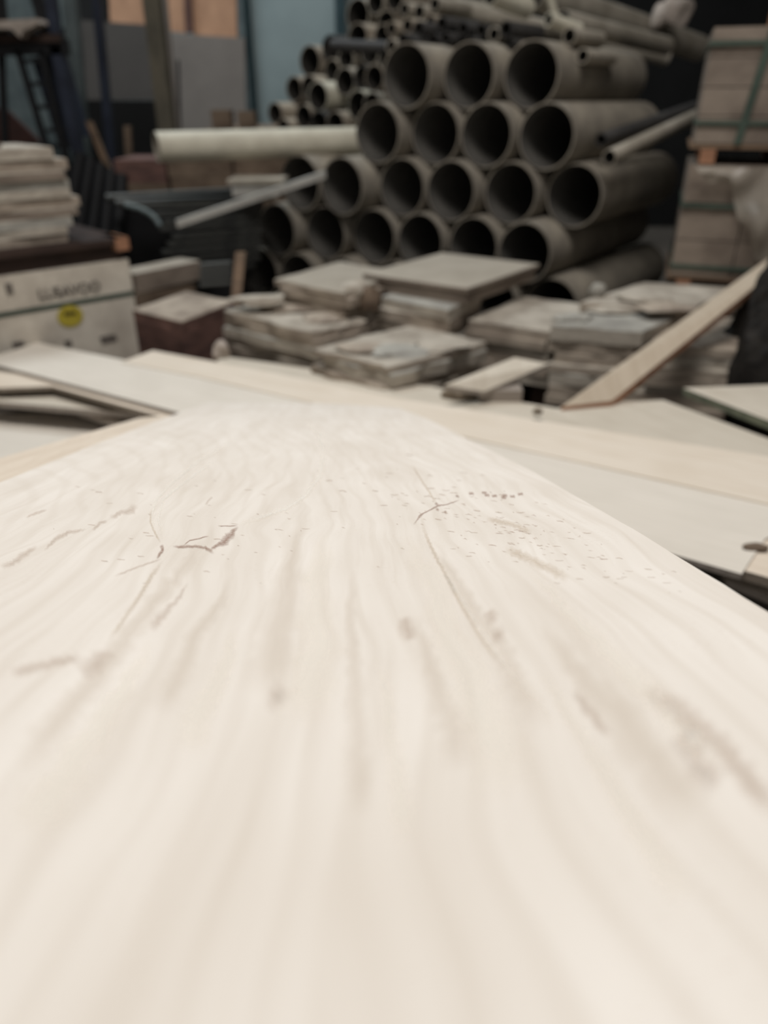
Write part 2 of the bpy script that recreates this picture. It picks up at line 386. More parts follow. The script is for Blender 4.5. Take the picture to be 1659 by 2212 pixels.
for k in range(230):                                 # short flecks torn out across the grain, in the sharp zone
    if k % 4 == 0: x, y = rr.gauss(520, 260), rr.gauss(1130, 60)
    else: x = rr.gauss(1090, 170); y = 1130 + (x - 1080) * 0.33 + rr.gauss(0, 38)
    w_ = rr.uniform(2, 11)
    if y < 0.62 * x + 330: continue
    mark('fleck', [(x - w_, y), (x, y + rr.uniform(-1, 2)), (x + w_, y + rr.uniform(0, 3))], rr.uniform(1.2, 2.4), 'fleck')
for k in range(14):                                  # long soft veneer streaks fanning from the far end
    x1 = -300 + k * 175 + rr.uniform(-50, 50); dx, dy = x1 - 735, 2100 - 800
    a = rr.uniform(.22, .5); c_ = min(1.0, a + rr.uniform(.2, .45))
    mark('grain_line', [(735 + dx * (a + (c_ - a) * j / 5) + rr.uniform(-8, 8), 800 + dy * (a + (c_ - a) * j / 5), .4 + j * .3) for j in range(6)], rr.uniform(24, 60), 'light_streak' if k % 2 else 'streak')

YB, HB = 400, 0.531
sheet('plywood_board', [(-120, 1024), (300, 903), (350, 898), (430, 905), (300, 1150), (-120, 1250)], YM, 0.129, 0.006, ['ply_pink', 'edge'],
      'pinkish strip of board showing along the left edge of the large near board', along=((-120, 1024), (300, 903)))
sheet('plywood_sheet', [(-43, 779), (390, 892), (1602, 1240), (1652, 1165), (1760, 1110), (900, 900), (560, 830), (270, 778), (80, 740)], YB, HB, 0.010, ['ply_grey', 'edge_dark'],
      'wide greyish white board crossing under the near board, sharp corner at right', along=((390, 892), (1602, 1240)))
sheet('plywood_board', [(330, 757), (262, 782), (420, 812), (940, 930), (1300, 1008), (1900, 1142), (1900, 1032), (1659, 986), (1300, 930), (870, 862), (560, 799)], YB, HB - 0.0028, 0.0025, ['ply_warm', 'ply_warm'],
      'long warm cream board lying along the far edge of the greyish one', along=((420, 812), (1900, 1142)))
sheet('plywood_board', [(470, 768), (700, 800), (900, 830), (1215, 884), (1215, 940), (860, 880), (470, 800)], YB, HB + 0.022, 0.012, ['ply_dull', 'edge'],
      'dusty narrow board behind the cream board, at the foot of the tile stacks', along=((470, 768), (1215, 884)))
sheet('plywood_board', [(1150, 905), (1212, 880), (1310, 869), (1432, 864), (1900, 1035), (1900, 1075), (1300, 940)], YB, HB + 0.006, 0.012, ['ply_dull', 'edge'],
      'dull beige board under the foot of the diagonal plank', along=((1432, 864), (1900, 1035)))
sheet('plywood_board', [(1476, 838), (1659, 908), (1900, 1000), (1900, 822), (1659, 831)], YB, HB - 0.03, 0.020, ['ply_dull', 'ply_green'],
      'board at far right with a thick dull green edge', along=((1476, 838), (1900, 1000)))
sheet('plywood_board', [(1570, 1200), (1590, 1228), (1760, 1275), (1760, 1120), (1640, 1120)], YB, HB + 0.003, 0.016, ['ply_pink', 'edge'],
      'pinkish board end beside the sharp corner of the greyish board', along=((1590, 1228), (1760, 1275)))
sheet('plywood_board', [(1560, 1232), (1570, 1252), (1800, 1345), (1800, 1240)], YB, HB + 0.045, 0.012, ['ply_grey', 'edge_dark'],
      'pale board end lowest at the right edge, under the pinkish one', along=((1570, 1252), (1800, 1345)))
sheet('plywood_board', [(-200, 815), (0, 838), (112, 834), (372, 905), (520, 900), (200, 830), (-200, 775)], YB, HB + 0.012, 0.012, ['ply_pink', 'edge'],
      'board just under the greyish sheet at the left, its pale edge showing', along=((112, 834), (372, 905)))
sheet('plywood_board', [(-200, 838), (0, 868), (140, 880), (260, 890), (430, 905), (430, 880), (-200, 800)], YB, HB + 0.045, 0.016, ['ply_dull', 'edge_dark'],
      'dusty board third down in the left pile, above the dark gap', along=((0, 868), (260, 890)))
sheet('plywood_board', [(163, 881), (172, 890), (254, 915), (440, 960), (440, 905), (240, 878)], YB, HB + 0.075, 0.014, ['ply_pink', 'edge_dark'],
      'short board end poking out of the dark gap in the left pile', along=((172, 890), (254, 915)))
sheet('plywood_sheet', [(-400, 905), (0, 896), (120, 890), (290, 910), (900, 1000), (900, 1300), (-400, 1400)], YB, HB + 0.115, 0.02, ['ply_grey', 'edge_dark'],
      'lowest greyish sheet at the left, below the dark gap', along=((0, 896), (290, 910)))
# bearers under the pile of sheets
for px, py, nm in ((250, 1000, 'left'), (1300, 1150, 'right')):
    p = on_plane(px, py, YB, HB + 0.14)
    b = MB(); b.box((p.x, p.y, (p.z - 0.01) / 2), (0.16, 0.5, p.z - 0.02))
    tag(recenter(b.build('timber_bearer', 'timber_dull')), 'timber bearer under the %s half of the pile of boards' % nm, 'timber', 'timber bearers under the boards')

def lump(name, c, size, mat, label, cat, seed=0, sub=3, rough=0.25, flat=0.0):
    import bmesh
    bm = bmesh.new(); bmesh.ops.create_icosphere(bm, subdivisions=sub, radius=1.0)
    rg = random.Random(seed); ph = [(Vector((rg.uniform(-1, 1), rg.uniform(-1, 1), rg.uniform(-1, 1))).normalized(), rg.uniform(2, 7), rg.uniform(0, 6)) for _ in range(14)]
    for v in bm.verts:
        n = v.co.copy(); k = 1 + rough * sum(math.sin(n.dot(d) * f + p) for d, f, p in ph) / 6 + rg.uniform(-.03, .03)
        v.co = Vector((n.x * size[0], n.y * size[1], max(n.z, -0.6) * size[2])) * k
    me = bpy.data.meshes.new(name); bm.to_mesh(me); bm.free(); me.materials.append(M[mat])
    o = bpy.data.objects.new(name, me); COL.objects.link(o)
    o.location = Vector(c) + Vector((0, 0, size[2] * .55)); tag(o, label, cat)
    return o
def plane_pt(px, py, h): return on_plane(px, py, YB, h)
lump('wood_chip', plane_pt(1633, 1186, HB), (0.020, 0.009, 0.006), 'carton_brown', 'small dark grey chip lying on the boards at the right edge', 'chip', 3)
lump('rubble_chunk', plane_pt(995, 857, HB + 0.02), (0.05, 0.035, 0.028), 'rubble', 'crumbly brown chunk beside the small tilted board', 'rubble', 4)
lump('rubble_chunk', plane_pt(1161, 893, HB - .012), (0.012, 0.012, 0.01), 'rubble', 'tiny brown crumb on the far edge of the cream board', 'rubble', 5)
lump('rubble_chunk', plane_pt(478, 772, HB - .012), (0.028, 0.02, 0.035), 'cloth', 'pale crumb on the far edge of the boards left of centre', 'rubble', 6)

# ------------------------------------------------------------------ slabs and tile stacks
def foot(L, N, Rr, Z):
    """footprint parallelogram (left, near, right, back) from three pixels at height Z"""
    a, n, c = at_z(*L, Z), at_z(*N, Z), at_z(*Rr, Z)
    return a, n, c, a + c - n
def slab_mesh(q, Ztop, th, jit, chips=0.006, rot=0.0, shift=(0, 0), mi_side=1):
    c = sum(q, Vector()) / 4
    m = Matrix.Rotation(rot, 3, 'Z'); pts = []
    for i in range(4):
        a, e = q[i], q[(i + 1) % 4]
        k = 6
        for j in range(k):
            p = a.lerp(e, j / k); p = c + m @ (p - c) + Vector((shift[0], shift[1], 0))
            p = p + Vector((random.uniform(-chips, chips), random.uniform(-chips, chips), 0)); p.z = Ztop
            pts.append(p)
    area_ = sum(pts[i].x * pts[(i + 1) % len(pts)].y - pts[(i + 1) % len(pts)].x * pts[i].y for i in range(len(pts)))
    if area_ < 0: pts.reverse()
    b = MB(); n = len(pts); cc = sum(pts, Vector()) / n; bv = min(th * 0.18, 0.004)
    inner = [p + (cc - p).normalized() * bv for p in pts]
    low = [Vector((p.x, p.y, Ztop - bv)) for p in pts]
    bot = [Vector((p.x, p.y, Ztop - th + 0.0005)) for p in pts]
    b.add(inner + low + bot, [tuple(range(n))] + [(i, (i + 1) % n, n + (i + 1) % n, n + i) for i in range(n)], 0)
    o = len(b.v) - 3 * n
    b.f += [(o + n + i, o + n + (i + 1) % n, o + 2 * n + (i + 1) % n, o + 2 * n + i) for i in range(n)] + [tuple(o + 2 * n + i for i in reversed(range(n)))]
    b.mi += [mi_side] * (n + 1)
    return b
def stack(where, L, N, Rr, Z, ths, mats, name='tile_slab', kindword='dusty grey stone slab', cat='slab', jit=0.02, rot=0.05, base=True, chips=0.006):
    q = foot(L, N, Rr, Z); z = Z
    for i, th in enumerate(ths):
        mt = mats[i % len(mats)]
        sh = (random.uniform(-jit, jit), random.uniform(-jit, jit)) if i else (0, 0)
        o = slab_mesh(q, z, th, jit, chips, random.uniform(-rot, rot) if i else 0, sh).build(name, list(mt) if isinstance(mt, tuple) else [mt, mt])
        recenter(o)
        pos = 'topmost' if i == 0 else ordinal(i) + ' from the top'
        tag(o, '%s, %s in the stack %s' % (kindword, pos, where), cat, 'slabs stacked ' + where)
        z -= th
    if base and z > 0.03:
        b = MB(); c = sum(q, Vector()) / 4
        e1 = (q[2] - q[1]); e2 = (q[0] - q[1]); rz = math.atan2(e1.y, e1.x)
        for k in (-0.38, 0, 0.38):
            cc = c + e2 * k; b.box((cc.x, cc.y, z / 2), (e1.length * .72, 0.07, z), rz)
        tag(recenter(b.build('timber_bearer', 'pallet_dark')), 'timber bearers under the slabs ' + where, 'timber')
    return q, z
D1, D2, D3 = ('dust', 'dust2'), ('dust2', 'dust2'), ('dust3', 'dust')
# centre: the flat slab on a carton, on a narrower stack
stack('under the wide flat slab at centre', (822, 640), (966, 668), (1042, 634), 0.392, [.035, .04, .035, .04, .035, .035, .04, .035], [D3, D1, D2, D3], jit=0.012)
q = foot((783, 590), (1010, 622), (1166, 570), 0.45)
o = recenter(slab_mesh(q, 0.45, 0.016, 0, 0.001).build('flat_slab', ['slab', 'carton'])); tag(o, 'wide flat beige slab on top of a carton at the centre', 'slab')
ctr = sum(q, Vector()) / 4
q2 = [ctr + (p - ctr) * 0.965 for p in q]
o = recenter(slab_mesh(q2, 0.434, 0.042, 0, 0.002).build('tile_carton', ['carton', 'carton'])); tag(o, 'flattened tile carton directly under the wide flat slab', 'carton')
stack('left of the wide flat slab', (596, 603), (742, 632), (872, 588), 0.43, [.02, .03, .035, .03, .035, .03, .035, .03, .03, .03], [('slab', 'dust2'), D2, D1, D2], jit=0.03, rot=0.08)
stack('at left centre behind the boards', (482, 668), (676, 718), (798, 690), 0.335, [.03, .026, .034, .028, .034, .03, .03], [D1, D2, D3, D2], jit=0.02, rot=0.06, chips=0.012)
stack('low at centre, just behind the cream board', (682, 752), (845, 796), (1046, 738), 0.315, [.02, .04, .03, .035, .03, .035], [D1, D3, D2], jit=0.015, rot=0.05, chips=0.012)
stack('at right centre, behind the small tilted board', (1012, 690), (1190, 716), (1290, 660), 0.335, [.035, .03, .028, .035, .03, .035], [D1, D2, D3], jit=0.015, rot=0.04)
stack('under the diagonal plank at right', (1196, 702), (1388, 716), (1580, 634), 0.36, [.05, .04, .035, .03, .04, .035, .035], [D3, D1, D2, D1], jit=0.016, rot=0.04, chips=0.008)
stack('behind the diagonal plank, against the black bundle', (1400, 742), (1590, 756), (1640, 690), 0.33, [.03, .035, .03, .035, .03, .035, .03], [D2, D3, D1], jit=0.02, rot=0.05)
stack('behind the right stacks, below the wrapped pallet', (1250, 652), (1480, 668), (1600, 622), 0.385, [.035, .035, .03, .04, .035, .04], [D1, D3], jit=0.01, rot=0.03)
# broken offcuts on the stacks
off = [((560, 655), 0.365, (.10, .05, .02)), ((640, 668), 0.335, (.12, .07, .014)), ((735, 660), 0.36, (.06, .05, .03)), ((760, 640), 0.40, (.05, .04, .04)),
       ((800, 668), 0.36, (.04, .035, .05)), ((860, 762), 0.315, (.10, .06, .012)), ((960, 752), 0.315, (.09, .05, .012)), ((780, 757), 0.315, (.08, .06, .012)),
       ((1290, 640), 0.385, (.03, .02, .03)), ((1330, 672), 0.36, (.10, .06, .012)), ((1440, 668), 0.385, (.10, .06, .012)), ((1230, 690), 0.36, (.07, .04, .012)),
       ((1400, 650), 0.385, (.09, .05, .015)), ((700, 690), 0.335, (.08, .06, .012))]
desc = ['flat offcut on the left centre stack, far corner', 'thin broken tile across the left centre stack', 'lump of broken tile below the left slab stack', 'crumbled lump on the slabs left of centre',
        'dark lump in the gap left of the centre stack', 'thin broken tile on the low centre stack, middle', 'thin broken tile on the low centre stack, right end', 'thin broken tile on the low centre stack, left end',
        'small upright crumb on the right rear stack', 'broken tile on the stack under the diagonal plank', 'broken tile on the right rear stack, near the wrapped pallet', 'broken tile at the left corner of the stack under the plank',
        'flat offcut in the middle of the right rear stack', 'thin broken tile at the near end of the left centre stack']
for i, ((px, py), z, s) in enumerate(off):
    lump('tile_offcut', at_z(px, py, z), s, ('dust', 'dust2', 'dust3')[i % 3] if i != 4 else 'carton_brown', 'dusty ' + desc[i], 'offcut', 20 + i, 2, 0.35)
# small tilted board
q = [at_z(960, 832, .33), at_z(1046, 846, .30), at_z(1186, 786, .33), at_z(1112, 772, .34)]
b = MB(); b.prism(q, (0, 0, -.012), 0, 1)
tag(recenter(b.build('board_offcut', ['ply_dull', 'edge_dark'])), 'small light board offcut pointing right, in front of the right centre stack', 'board')
b = MB(); c = sum(q, Vector()) / 4; b.box((c.x, c.y, .15), (.12, .10, .29)); tag(recenter(b.build('timber_block', 'edge_dark')), 'block under the small light board offcut', 'timber')
# diagonal plank
def plank(name, a1, a2, b1, b2, Za, Zb, th, mats, label):
    p = [at_z(*a1, Za), at_z(*a2, Za), at_z(*b2, Zb), at_z(*b1, Zb)]
    b = MB(); b.prism(p, (0, 0, -th), 0, 1)
    return tag(recenter(b.build(name, mats)), label, 'plank')
plank('diagonal_plank', (1212, 879), (1322, 866), (1672, 549), (1677, 582), 0.30, 0.52, 0.022, ['ply_plank', 'timber'], 'long beige plank lying diagonally up to the right edge, brown side edge')
# black bundle at the right
lump('fibre_bundle', (1.38, 2.30, 0.0), (0.29, 0.24, 0.44), 'soot', 'black shaggy bundle at the right edge behind the diagonal plank', 'bundle', 9, 5, 0.35)

# ------------------------------------------------------------------ left: cartons, pallet and old stack
root = empty('strapped_cartons', (-1.15, 2.75, 0), 'pair of pale strapped cartons at the left edge, dark lettering and yellow sticker', 'carton')
A, Bv = at_z(-20, 601, .46), at_z(277, 560, .46)
e = (Bv - A); A = A - e * 0.6; ed = e.normalized(); back = Vector((-ed.y, ed.x, 0))
if back.y < 0: back = -back
def face_pt(s, z, out=0.0): return Vector((A.x, A.y, 0)) + Vector((ed.x, ed.y, 0)) * s + Vector((0, 0, z)) - back * out
Lf = (Bv - A).length
for nm, z0, z1, a0, a1 in (('upper_carton', .334, .46, 0, Lf), ('lower_carton', .04, .332, 0.0, Lf)):
    b = MB(); b.prism([face_pt(a0, z1), face_pt(a1, z1), face_pt(a1, z1) + back * .40, face_pt(a0, z1) + back * .40], (0, 0, z0 - z1)); child(b, nm, 'carton_white', root)
b = MB(); b.box(tuple(face_pt(Lf / 2, .02) + back * .2), (Lf * .95, .36, .04), math.atan2(ed.y, ed.x)); child(b, 'pallet_base', 'pallet_dark', root)
b = MB(); b.prism([face_pt(0, .342, .002), face_pt(0, .324, .002), face_pt(Lf, .324, .002), face_pt(Lf, .342, .002)], back * .002); child(b, 'strap', 'strap', root)
def px_on_face(px, py, out=0.004):                  # pixel -> (s, z) on the carton front
    r = ray(px, py); n = back; p0 = face_pt(0, 0, out); t = (p0 - CAMP).dot(n) / r.dot(n); p = CAMP + r * t
    return (p - face_pt(0, 0)).dot(ed), p.z
s0, z0 = px_on_face(152, 683)
b = MB(); pts = [face_pt(s0 + .048 * math.cos(t), z0 + .040 * math.sin(t), .004) for t in [2 * math.pi * k / 24 for k in range(24)]]; b.prism(pts, back * .002)
st = child(b, 'round_sticker', 'yellow', root, 'round yellow sticker with a dark printed band')
b = MB(); b.prism([face_pt(s0 - .022, z0 + .018, .0055), face_pt(s0 - .022, z0 + .006, .0055), face_pt(s0 + .024, z0 + .004, .0055), face_pt(s0 + .024, z0 + .014, .0055)], back * .001)
sb = child(b, 'printed_band', 'ink_dark', root); sb.parent = st
# faded lettering (illegible capitals in the photograph)
def text(txt, size, px, py, name, root, label, out=0.005):
    s, z = px_on_face(px, py)
    cu = bpy.data.curves.new(name, 'FONT'); cu.body = txt; cu.size = size; cu.extrude = 0.0005; cu.align_x = 'LEFT'; cu.offset = 0.001
    o = bpy.data.objects.new(name, cu); COL.objects.link(o); cu.materials.append(M['ink'])
    m = Matrix((ed, Vector((0, 0, 1)), -back)).transposed().to_4x4(); m.translation = face_pt(s, z, out)
    o.matrix_world = m
    dg = bpy.context.evaluated_depsgraph_get(); me = bpy.data.meshes.new_from_object(o.evaluated_get(dg)); bpy.data.objects.remove(o)
    o = bpy.data.objects.new(name, me); COL.objects.link(o); me.transform(Matrix.Translation(-root.location) @ m); o.parent = root; o['label'] = label
text('LUSAVOO', 0.051, 84, 648, 'lettering', root, 'faded grey capitals on the upper carton')
s1, z1 = px_on_face(20, 624)
b = MB(); b.prism([face_pt(s1 - .012, z1 + .018, .004), face_pt(s1 - .012, z1 - .018, .004), face_pt(s1 + .012, z1 - .018, .004), face_pt(s1 + .012, z1 + .018, .004)], back * .001); child(b, 'handling_mark', 'ink', root, 'small dark printed square')
for px, py, w, hh in ((40, 745, .022, .012), (148, 742, .014, .012), (235, 732, .035, .014)):
    s1, z1 = px_on_face(px, py)
    b = MB(); b.prism([face_pt(s1 - w, z1 + hh, .004), face_pt(s1 - w * .8, z1 - hh, .004), face_pt(s1 + w, z1 - hh * .7, .004), face_pt(s1 + w * .8, z1 + hh, .004)], back * .001); child(b, 'handling_mark', 'ink', root)
# dark pallet on top of the cartons
root = empty('dark_pallet', face_pt(Lf / 2, .46), 'dark stained pallet with a worn orange corner, on the pale cartons', 'pallet')
b = MB()
b.prism([face_pt(-.1, .541, .01), face_pt(Lf + .0, .541, .01), face_pt(Lf + .0, .541) + back * .45, face_pt(-.1, .541) + back * .45], (0, 0, -.022)); child(b, 'deck_board', 'pallet_dark', root)
for k in (0.02, 0.2, 0.36):
    b = MB(); b.prism([face_pt(-.1, .519) + back * k, face_pt(Lf - .01, .519) + back * k, face_pt(Lf - .01, .519) + back * (k + .06), face_pt(-.1, .519) + back * (k + .06)], (0, 0, -.059)); child(b, 'runner', 'pallet_dark', root)
b = MB(); b.prism([face_pt(Lf - .045, .541, .012), face_pt(Lf + .008, .541, .012), face_pt(Lf + .008, .541) + back * .12, face_pt(Lf - .045, .541) + back * .12], (0, 0, -.045)); child(b, 'corner_block', 'timber', root, 'worn orange timber corner')
# irregular old tile stack on the pallet
zz = .541; rg = random.Random(11)
for i in range(10):
    th = (.026, .022, .03, .026, .03, .024, .028, .026, .032, .034)[i] * 1.12
    end = Lf - .19 + (0.0, .0, .02, .055, .06, .045, .05, .02, .04, -.0)[i] + rg.uniform(-.006, .006)
    q = [face_pt(-.1, 0) + back * .06, face_pt(end, 0) + back * (.045 + rg.uniform(-.012, .012)), face_pt(end, 0) + back * .38, face_pt(-.1, 0) + back * .38]
    zz += th
    o = recenter(slab_mesh(q, zz, th, 0, .006, 0).build('tile_slab', ['dust', ('dust2', 'dust', 'dust3', 'carton')[i % 4]]))
    tag(o, 'rough dusty tile course, %s from the bottom of the stack on the dark pallet' % ordinal(i), 'slab', 'tile courses on the dark pallet')
lump('rag', face_pt(Lf - .36, zz) + back * .12, (.03, .03, .012), 'carton_brown', 'dark lump on top of the stack on the dark pallet', 'lump', 12)
# carton behind the pale cartons, slabs and red-brown carton below
q = foot((283, 592), (290, 593), (436, 560), .46)
def front_box(name, pl, pr, Z, h, depth, mats, label, cat='carton', rootless=True):
    a, c = at_z(*pl, Z), at_z(*pr, Z); d = (c - a).normalized(); bk = Vector((-d.y, d.x, 0)); bk = bk if bk.y > 0 else -bk
    b = MB(); b.prism([a, c, c + bk * depth, a + bk * depth], (0, 0, -h), 0, 1)
    return tag(recenter(b.build(name, mats)), label, cat)
front_box('flat_carton', (290, 592), (432, 563), .398, .075, .12, ['slab', 'carton'], 'flat topped dusty carton just right of the pale cartons')
front_box('tile_slab', (292, 637), (420, 606), .320, .05, .12, ['dust2', 'carton_brown'], 'brown slab under the flat topped carton beside the pale cartons', 'slab')
front_box('timber_block', (294, 660), (426, 630), .270, .27, .10, ['dust2', 'pallet_dark'], 'dark block under the brown slab beside the pale cartons', 'timber')
q = foot((286, 668), (392, 694), (505, 650), .33)
o = recenter(slab_mesh(q, .33, .03, 0, .003).build('carton_lid', ['dust2', 'carton_red'])); tag(o, 'dusty lid slab on the red brown carton', 'slab')
o = recenter(slab_mesh([p * 1 for p in q], .30, .29, 0, .002).build('red_brown_carton', ['carton_red', 'carton_red'])); tag(o, 'red brown carton right of the pale lettered cartons', 'carton')

# ------------------------------------------------------------------ big pipes
PSI = R(37); U = Vector((math.cos(PSI), -math.sin(PSI), 0)); T = Vector((math.sin(PSI), math.cos(PSI), 0))
def t_for_px(u, z, px):                            # distance along the pile so that the mouth centre projects to column px
    k = (px - CX) / FPX
    # x = u*Ux + t*Tx ; depth = Y*CP + (HC-z)*SP
    return (k * (u * U.y * CP + (HC - z) * SP) - u * U.x) / (T.x - k * T.y * CP)
RB = 0.122
rows = [(0.220, [(-1.348, 1190), (-1.598, 1060), (-1.848, 960), (-2.098, 850), (-2.348, 740), (-2.598, 645), (-2.848, 563)]),
        (0.4365, [(-1.473, 1132), (-1.723, 1022), (-1.973, 907), (-2.223, 808), (-2.473, 703), (-2.723, 598)]),
        (0.651, [(-1.348, 1240), (-1.598, 1102), (-1.848, 973), (-2.098, 868), (-2.348, 738), (-2.598, 648)]),
        (0.8655, [(-1.473, 1180), (-1.723, 1050), (-1.973, 940), (-2.223, 815)]),
        (1.080, [(-1.598, 1147), (-1.848, 1012), (-2.098, 877)])]
names = ['bottom', 'second', 'third', 'fourth', 'top']
fixed = []
for ri, (z, lst) in enumerate(rows):
    for ci, (u, px) in enumerate(lst):
        t0 = t_for_px(u, z, px); p0 = U * u + T * t0; t1 = max(4.02 + random.uniform(-.04, .04), t0 + .6); p1 = U * u + T * t1
        p0.z = p1.z = z
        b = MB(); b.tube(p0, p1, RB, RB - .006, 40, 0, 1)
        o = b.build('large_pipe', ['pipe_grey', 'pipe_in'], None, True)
        o.data.transform(Matrix.Translation(-p0)); o.location = p0
        n = len(lst); who = 'rightmost' if ci == 0 else ('leftmost' if ci == n - 1 else ordinal(ci) + ' from the right')
        tag(o, 'large dusty grey pipe, %s in the %s row of the pile' % (who, names[ri] if ri in (0, 4) else names[ri] + ' lowest'), 'pipe', 'large grey pipes in the pile')
        fixed.append((u, z, RB))
for k, t in enumerate((2.95, 3.8)):                 # bearers under the pile
    a = U * -3.0 + T * t; c = U * -1.22 + T * t; m = (a + c) / 2
    b = MB(); b.box((m.x, m.y, .049), (1.8, .09, .098), math.atan2(U.y, U.x))
    tag(recenter(b.build('timber_bearer', 'timber_dull')), 'timber bearer under the %s of the big pipe pile' % ('mouth end' if k == 0 else 'far end'), 'timber', 'timber bearers under the pipes')

def free_pipe(pa, da, pb, db, dia, mat, name, label, wall=.004, bore='black_hole', grp=None, seg=20):
    a, c = at_d(*pa, da), at_d(*pb, db)
    b = MB(); b.tube(a, c, dia / 2, dia / 2 - wall, seg, 0, 1)
    o = b.build(name, [mat, bore], None, True); o.data.transform(Matrix.Translation(-a)); o.location = a
    return tag(o, label, 'pipe', grp)
# small pipes lying along the top of the pile and on the crate behind; solved to lie side by side
small = []
def sp(px, py, dia, d, mat, L=1.2, g='top'): small.append([px, py, dia, d, mat, L, g])
for a in ((954, 51, .056, 3.2, 'pipe_dark'), (907, 73, .055, 3.2, 'pipe_dark'), (871, 87, .055, 3.25, 'pipe_dark'), (899, 107, .05, 3.2, 'pipe_dark'),
          (1067, 86, .058, 3.1, 'pipe_pale'), (1116, 94, .056, 3.1, 'pipe_pale'), (1039, 66, .055, 3.15, 'pipe_dark'), (1000, 62, .055, 3.2, 'pipe_dark'), (1083, 118, .06, 3.1, 'pipe_dark'),
          (1220, 98, .062, 3.0, 'pipe_pale'), (1242, 131, .055, 3.0, 'pipe_pale'), (930, 92, .05, 3.25, 'pipe_dark'), (962, 84, .05, 3.2, 'pipe_dark'), (1015, 92, .045, 3.15, 'pipe_dark'),
          (880, 55, .06, 3.4, 'pipe_brown'), (905, 22, .065, 3.5, 'pipe_pale'), (930, 45, .05, 3.4, 'pipe_brown'), (878, 20, .06, 3.5, 'pipe_pale'), (845, 62, .06, 3.5, 'pipe_brown'), (845, 100, .06, 3.4, 'pipe_pale'),
          (935, 12, .06, 3.5, 'pipe_pale'), (1090, 112, .04, 3.1, 'pipe_dark')):
    sp(*a)
for a in ((668, 141, .14, 4.3, 'pipe_brown'), (637, 184, .115, 4.3, 'pipe_brown'), (712, 152, .10, 4.2, 'pipe_brown'), (679, 192, .11, 4.2, 'pipe_brown'), (700, 215, .13, 4.1, 'pipe_cream'),
          (653, 243, .11, 4.2, 'pipe_brown'), (594, 245, .10, 4.3, 'pipe_brown'), (690, 250, .11, 4.1, 'pipe_dark'), (622, 264, .08, 4.2, 'pipe_brown'), (741, 192, .12, 4.1, 'pipe_pale'),
          (762, 212, .13, 4.0, 'pipe_cream'), (735, 243, .11, 4.0, 'pipe_brown'), (716, 112, .11, 4.2, 'pipe_dark'), (752, 122, .10, 4.1, 'pipe_pale'), (792, 132, .11, 4.0, 'pipe_pale'), (775, 160, .10, 4.0, 'pipe_dark'),
          (780, 40, .14, 4.1, 'pipe_pale'), (785, 80, .12, 4.0, 'pipe_brown'), (828, 42, .11, 4.0, 'pipe_brown'), (815, 12, .10, 4.0, 'pipe_pale'), (845, 18, .10, 3.95, 'pipe_brown'), (812, 90, .10, 3.9, 'pipe_brown'), (835, 125, .10, 3.8, 'pipe_pale'), (806, 180, .11, 3.9, 'pipe_brown'), (790, 215, .10, 3.9, 'pipe_pale')):
    sp(a[0], a[1], a[2] * 1.15, a[3], a[4], 1.3, 'crate')
items = []
for px, py, dia, d, mat, L, g in small:
    p = at_d(px, py, d); items.append([p.dot(U), p.z, dia / 2, p.dot(T), (px, py, dia, mat, L, g)])
for it in range(160):
    for i, a in enumerate(items):
        for j, c in enumerate(items[:i]):
            if a[4][5] != c[4][5]: continue
            dx, dz = a[0] - c[0], a[1] - c[1]; L = math.hypot(dx, dz) or 1e-6; m = a[2] + c[2] + .001
            if L < m:
                k = (m - L) / L / 2; a[0] += dx * k; a[1] += dz * k; c[0] -= dx * k; c[1] -= dz * k
        if a[4][5] == 'top':
            for u, z, r in fixed:
                dx, dz = a[0] - u, a[1] - z; L = math.hypot(dx, dz) or 1e-6; m = a[2] + r + .001
                if L < m: k = (m - L) / L; a[0] += dx * k; a[1] += dz * k
cnt = {}
cw = {'pipe_dark': 'dark grey', 'pipe_pale': 'pale grey', 'pipe_brown': 'brownish', 'pipe_cream': 'cream'}
byg = {}
for it_ in items: byg.setdefault((it_[4][5], it_[4][3]), []).append(it_)
for (g, mat), lst in byg.items():
    lst.sort(key=lambda a: a[4][0])
    for i, (u, z, r, t, (px, py, dia, _, L, _g)) in enumerate(lst):
        p0 = U * u + T * t; p0.z = z; p1 = p0 + T * L
        if g == 'top':
            t1 = 3.95 if t < 3.05 else t + .3; p1 = U * u + T * t1; p1.z = z
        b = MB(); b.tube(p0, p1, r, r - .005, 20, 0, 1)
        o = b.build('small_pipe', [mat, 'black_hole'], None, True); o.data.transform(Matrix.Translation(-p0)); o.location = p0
        place = 'on top of the big pipe pile' if g == 'top' else 'in the heap behind the long cream pipe'
        n = len(lst); who = 'leftmost' if i == 0 else ('rightmost' if i == n - 1 else (ordinal(i) + ' from the left'))
        if n == 2: who = 'left' if i == 0 else 'right'
        tag(o, '%s small %s pipe %s' % (who, cw[mat], place), 'pipe', 'small pipes ' + place)
# long pipes of the upper right, running away to the right
free_pipe((978, 16), 3.75, (1440, 124), 4.08, .085, 'pipe_pale', 'long_pipe', 'long pale pipe running down right from the top centre of the pile')
free_pipe((1150, -16), 3.5, (1508, 104), 4.5, .14, 'pipe_pale', 'long_pipe', 'thick whitish pipe uppermost at right, tapering away behind the pallets')
free_pipe((1215, 45), 3.3, (1440, 100), 3.9, .085, 'pipe_pale', 'long_pipe', 'whitish pipe under the uppermost thick one, with dark open end')
free_pipe((1185, 42), 2.95, (1250, 64), 3.05, .05, 'pipe_cream', 'long_pipe', 'short bright cream pipe end resting among the long pale pipes')
free_pipe((1060, -12), 3.05, (1140, 18), 3.2, .08, 'pipe_cream', 'long_pipe', 'bright pipe at the very top edge above the pile')
free_pipe((1185, -12), 3.1, (1200, 38), 3.15, .035, 'pipe_cream', 'long_pipe', 'bright short upright tube at the top edge above the pile')
